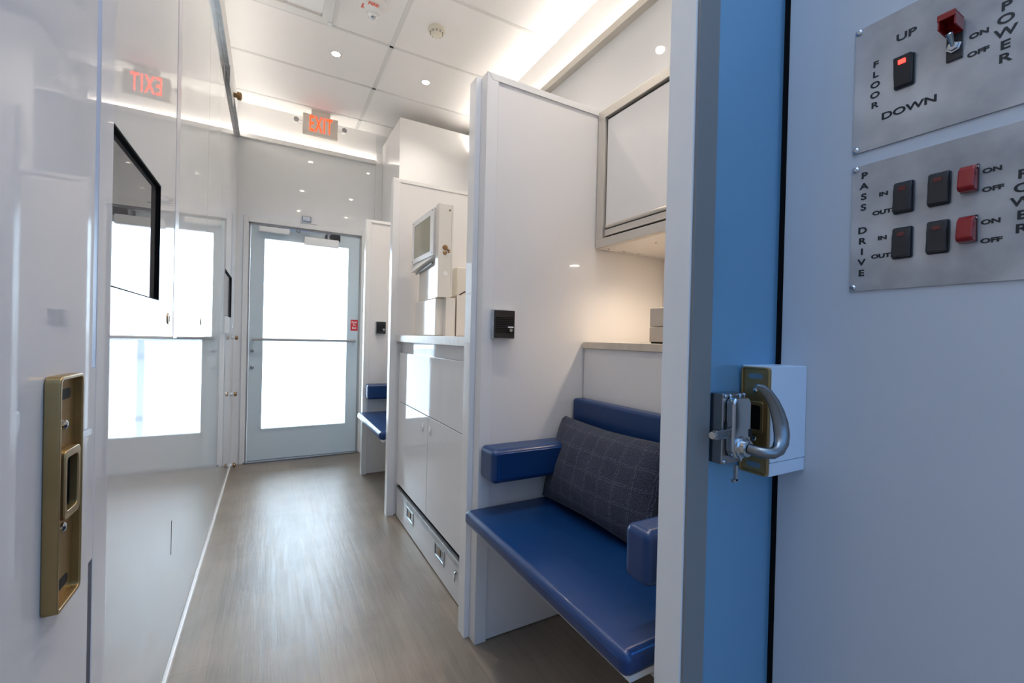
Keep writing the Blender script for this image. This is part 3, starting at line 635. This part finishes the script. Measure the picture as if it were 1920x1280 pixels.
tag(MB().tube([(.892+.10*math.sin(a*.13)-.04*math.cos(a*.13)+.02, 2.20+.004*a, 1.2655+.040*math.sin(a*.26)) for a in range(13)], .004, 8).build('cable', BLACK), 'black cable looping out above the cream metal box', 'cable')

# ================================================================== DOOR LOCK AND STRIKE BOX, FRONT RIGHT
lk = thing('rim_lock', (.69, .4945, .85), 'silver rim lock with a curved lever handle on the grey steel door panel', 'door lock')
yb = .4940
MB().box(.668, .728, .468, yb, .846, .966).build('case', SATIN, lk, .002)
MB().prism([(.675, .4679, .873), (.675, .4679, .952), (.681, .4679, .960), (.716, .4679, .960), (.723, .4679, .952), (.723, .4679, .873), (.716, .4679, .858), (.683, .4679, .858)], (0, -.016, 0)).build('raised_cover', CHROME, lk, .004, 4)
for x in (.673, .686, .712, .724): MB().lathe([(0, .0042), (.002, .0040), (.0036, .0018)], (x, .468, .962), (0, -1, 0), 14).build('rivet', CHROME, lk)
for x in (.673, .72): MB().lathe([(0, .0042), (.002, .0040), (.0036, .0018)], (x, .468, .851), (0, -1, 0), 14).build('rivet', CHROME, lk)
B('bolt', .640, .6755, .458, .4675, .892, .908, SATIN, lk, .002); MB().cyl((.640, .4625, .900), (-1, 0, 0), .006, .006).build('bolt_tip', CHROME, lk)
MB().box(.674, .682, .4655, .4677, .9085, .918).box(.7165, .7225, .4505, .452, .893, .906).build('slot', INK, lk)
MB().box(.7285, .745, .470, .478, .932, .946).box(.7285, .7420, .468, .478, .895, .915).build('latch_tongue', SATIN, lk, .002)
MB().lathe([(0, .0185), (.004, .0180), (.006, .0150), (.013, .0140), (.0145, .0115)], (.697, .453, .877), (0, -1, 0)).build('lever_rose', CHROME, lk)
lev = [(.697, .437, .877), (.697, .425, .8765), (.702, .415, .8755), (.712, .409, .8755), (.724, .407, .880), (.734, .408, .890), (.7385, .410, .904), (.737, .412, .922), (.7315, .414, .940), (.724, .417, .957), (.714, .420, .971), (.703, .424, .980), (.694, .428, .983)]
MB().tube(lev, [.0088, .0088, .0090, .0092, .0100, .0112, .0120, .0118, .0105, .0090, .0075, .0062, .0035], 20, [1, 1, 1, .95, .85, .75, .65, .6, .6, .6, .6, .6, .6]).build('lever', LEVER, lk)
MB().box(.688, .694, .455, .460, .820, .846).box(.683, .694, .455, .460, .818, .823).build('spring_clip', CHROME, lk)
sb = thing('strike_box', (.81, .44, .82), 'pale steel strike box with a brass plate mounted on the right entry wall', 'strike box')
MB().box(.757, .8655, .4385, .4925, .846, 1.013).box(.7572, .8655, .4392, .4925, .822, .8452).build('shell', STRIKE, sb, .0012)
latch_plate('strike', .757, .4400, .4915, .822, 1.0105, -1, .0070, sb)

# ================================================================== CONTROL PANELS ON THE ENTRY WALL
XW = .866
AX, AZ = (0, -1, 0), (0, 0, 1)
def wtext(parent, s, y, z, size, xs=1.35): return text('lettering', s, (XW-.0032, y, z), AX, AZ, size, INK, parent, xs=xs, depth=.0004, bold=.00042)
def vword(parent, s, y, z0, z1, size, xs=1.3):
    for i, ch in enumerate(s): wtext(parent, ch, y, z0+(z1-z0)*i/(len(s)-1), size, xs)
def pscrew(parent, y, z):
    MB().lathe([(0, .0048), (.0015, .0046), (.0030, .0025)], (XW-.0028, y, z), (-1, 0, 0), 18).build('screw', CHROME, parent)
def rocker_sw(parent, y, z, lit=False):
    w, h = .0225, .046
    x = XW-.0028
    bz = MB().prism(rr(y, z, w+.003, h+.003, .003, x), (-.0035, 0, 0)).build('rocker_switch', BLACK, parent, .0008)
    pr_ = [(x-.0035, y-w/2, z-h/2), (x-.0115, y-w/2, z-h/2+.001), (x-.0095, y-w/2, z-h*.1), (x-.0100, y-w/2, z+h*.18), (x-.0065, y-w/2, z+h/2-.001), (x-.0035, y-w/2, z+h/2)]
    if lit: pr_ = [(x-.0035, y-w/2, z-h/2), (x-.0070, y-w/2, z-h/2+.001), (x-.0105, y-w/2, z-h*.1), (x-.0110, y-w/2, z+h*.18), (x-.0130, y-w/2, z+h/2-.001), (x-.0035, y-w/2, z+h/2)]
    MB().prism(pr_, (0, w, 0)).build('rocker', BLACK, bz, .0012, 3)
    x1 = pr_[3][0]; x2 = pr_[4][0]
    def px(t): return x1+(x2-x1)*t-.0004
    MB().prism([(px(.12), y-.0045, z+h*.205), (px(.12), y+.0045, z+h*.205), (px(.62), y+.0045, z+h*.345), (px(.62), y-.0045, z+h*.345)], (-.0008, 0, 0)).build('indicator_lens', REDLIT if lit else REDLENS, bz)
def guard(parent, y, z, open_=False):
    x = XW-.0028; w = .0175
    if not open_:
        g = MB().prism([(x-.002, y-w/2, z-.018), (x-.016, y-w/2, z-.0175), (x-.021, y-w/2, z-.013), (x-.0165, y-w/2, z+.013), (x-.010, y-w/2, z+.0185), (x-.002, y-w/2, z+.0185)], (0, w, 0)).build('switch_guard', REDP, parent, .0022, 3)
        MB().box(x-.0035, x, y-w/2-.0005, y+w/2+.0005, z-.017, z+.020).build('guard_base', BLACK, g)
        MB().cyl((x-.006, y-w/2-.0002, z+.015), (0, -1, 0), .0022, .001, 12).build('hinge_pin', CHROME, g)
    else:
        base = MB().box(x-.0035, x, y-w/2, y+w/2, z-.030, z+.022).build('toggle_switch', BLACK, parent, .0006)
        # cover flipped upward: an open-bottomed U-shaped cap pointing out from the panel
        MB().box(x-.034, x-.003, y-w/2-.001, y+w/2+.001, z+.0235, z+.0262).box(x-.034, x-.003, y-w/2-.001, y-w/2+.0012, z+.006, z+.0235).box(x-.034, x-.003, y+w/2-.0012, y+w/2+.001, z+.006, z+.0235).box(x-.036, x-.0335, y-w/2-.001, y+w/2+.001, z+.0175, z+.0262).box(x-.006, x-.0036, y-w/2+.0012, y+w/2-.0012, z+.006, z+.0235).build('switch_guard', REDP, base, .0008)
        MB().lathe([(0, .0085), (.0025, .0085), (.003, .0065), (.006, .0060), (.0065, .004)], (x-.0035, y, z-.012), (-1, 0, 0), 6).build('hex_nut', CHROME, base)
        MB().tube([(x-.008, y, z-.012), (x-.015, y, z-.006), (x-.024, y, z+.001), (x-.025, y, z+.0015)], [.0024, .003, .0042, .003], 12).build('toggle', CHROME, base)
p1 = thing('control_panel', (XW, .2, 1.38), 'upper brushed metal control panel marked floor up and down with a lit red switch', 'control panel', 'metal switch panels')
B('plate', XW-.0028, XW-.0002, -.005, .3755, 1.377, 1.586, SHEET, p1, .0004)
for y, z in ((.370, 1.581), (.370, 1.382), (0.0, 1.581), (0.0, 1.382)): pscrew(p1, y, z)
wtext(p1, 'UP', .307, 1.541, .0155); wtext(p1, 'DOWN', .302, 1.4245, .0150); vword(p1, 'FLOOR', .3455, 1.515, 1.448, .0135, 1.2)
wtext(p1, 'ON', .2255, 1.494, .0092); wtext(p1, 'OFF', .226, 1.4685, .0092); vword(p1, 'POWER', .200, 1.5165, 1.446, .0165, 1.25)
rocker_sw(p1, .307, 1.483, True); guard(p1, .250, 1.500, True)
p2 = thing('control_panel', (XW, .2, 1.15), 'lower brushed metal control panel marked pass drive with four rockers and two red covers', 'control panel', 'metal switch panels')
B('plate', XW-.0028, XW-.0002, -.005, .3745, 1.144, 1.3545, SHEET, p2, .0004)
for y, z in ((.369, 1.349), (.369, 1.150), (0.0, 1.349), (0.0, 1.150)): pscrew(p2, y, z)
vword(p2, 'PASS', .357, 1.336, 1.283, .0145, 1.2); vword(p2, 'DRIVE', .3575, 1.2445, 1.1735, .0145, 1.2); vword(p2, 'POWER', .180, 1.283, 1.211, .0165, 1.25)
for z in (1.2855, 1.2145):
    rocker_sw(p2, .3035, z); rocker_sw(p2, .2620, z+.001); guard(p2, .230, z+.0045)
    wtext(p2, 'IN', .330, z+.013, .0088); wtext(p2, 'OUT', .3315, z-.0160, .0088); wtext(p2, 'ON', .2085, z+.0125, .0088); wtext(p2, 'OFF', .2075, z-.0135, .0088)
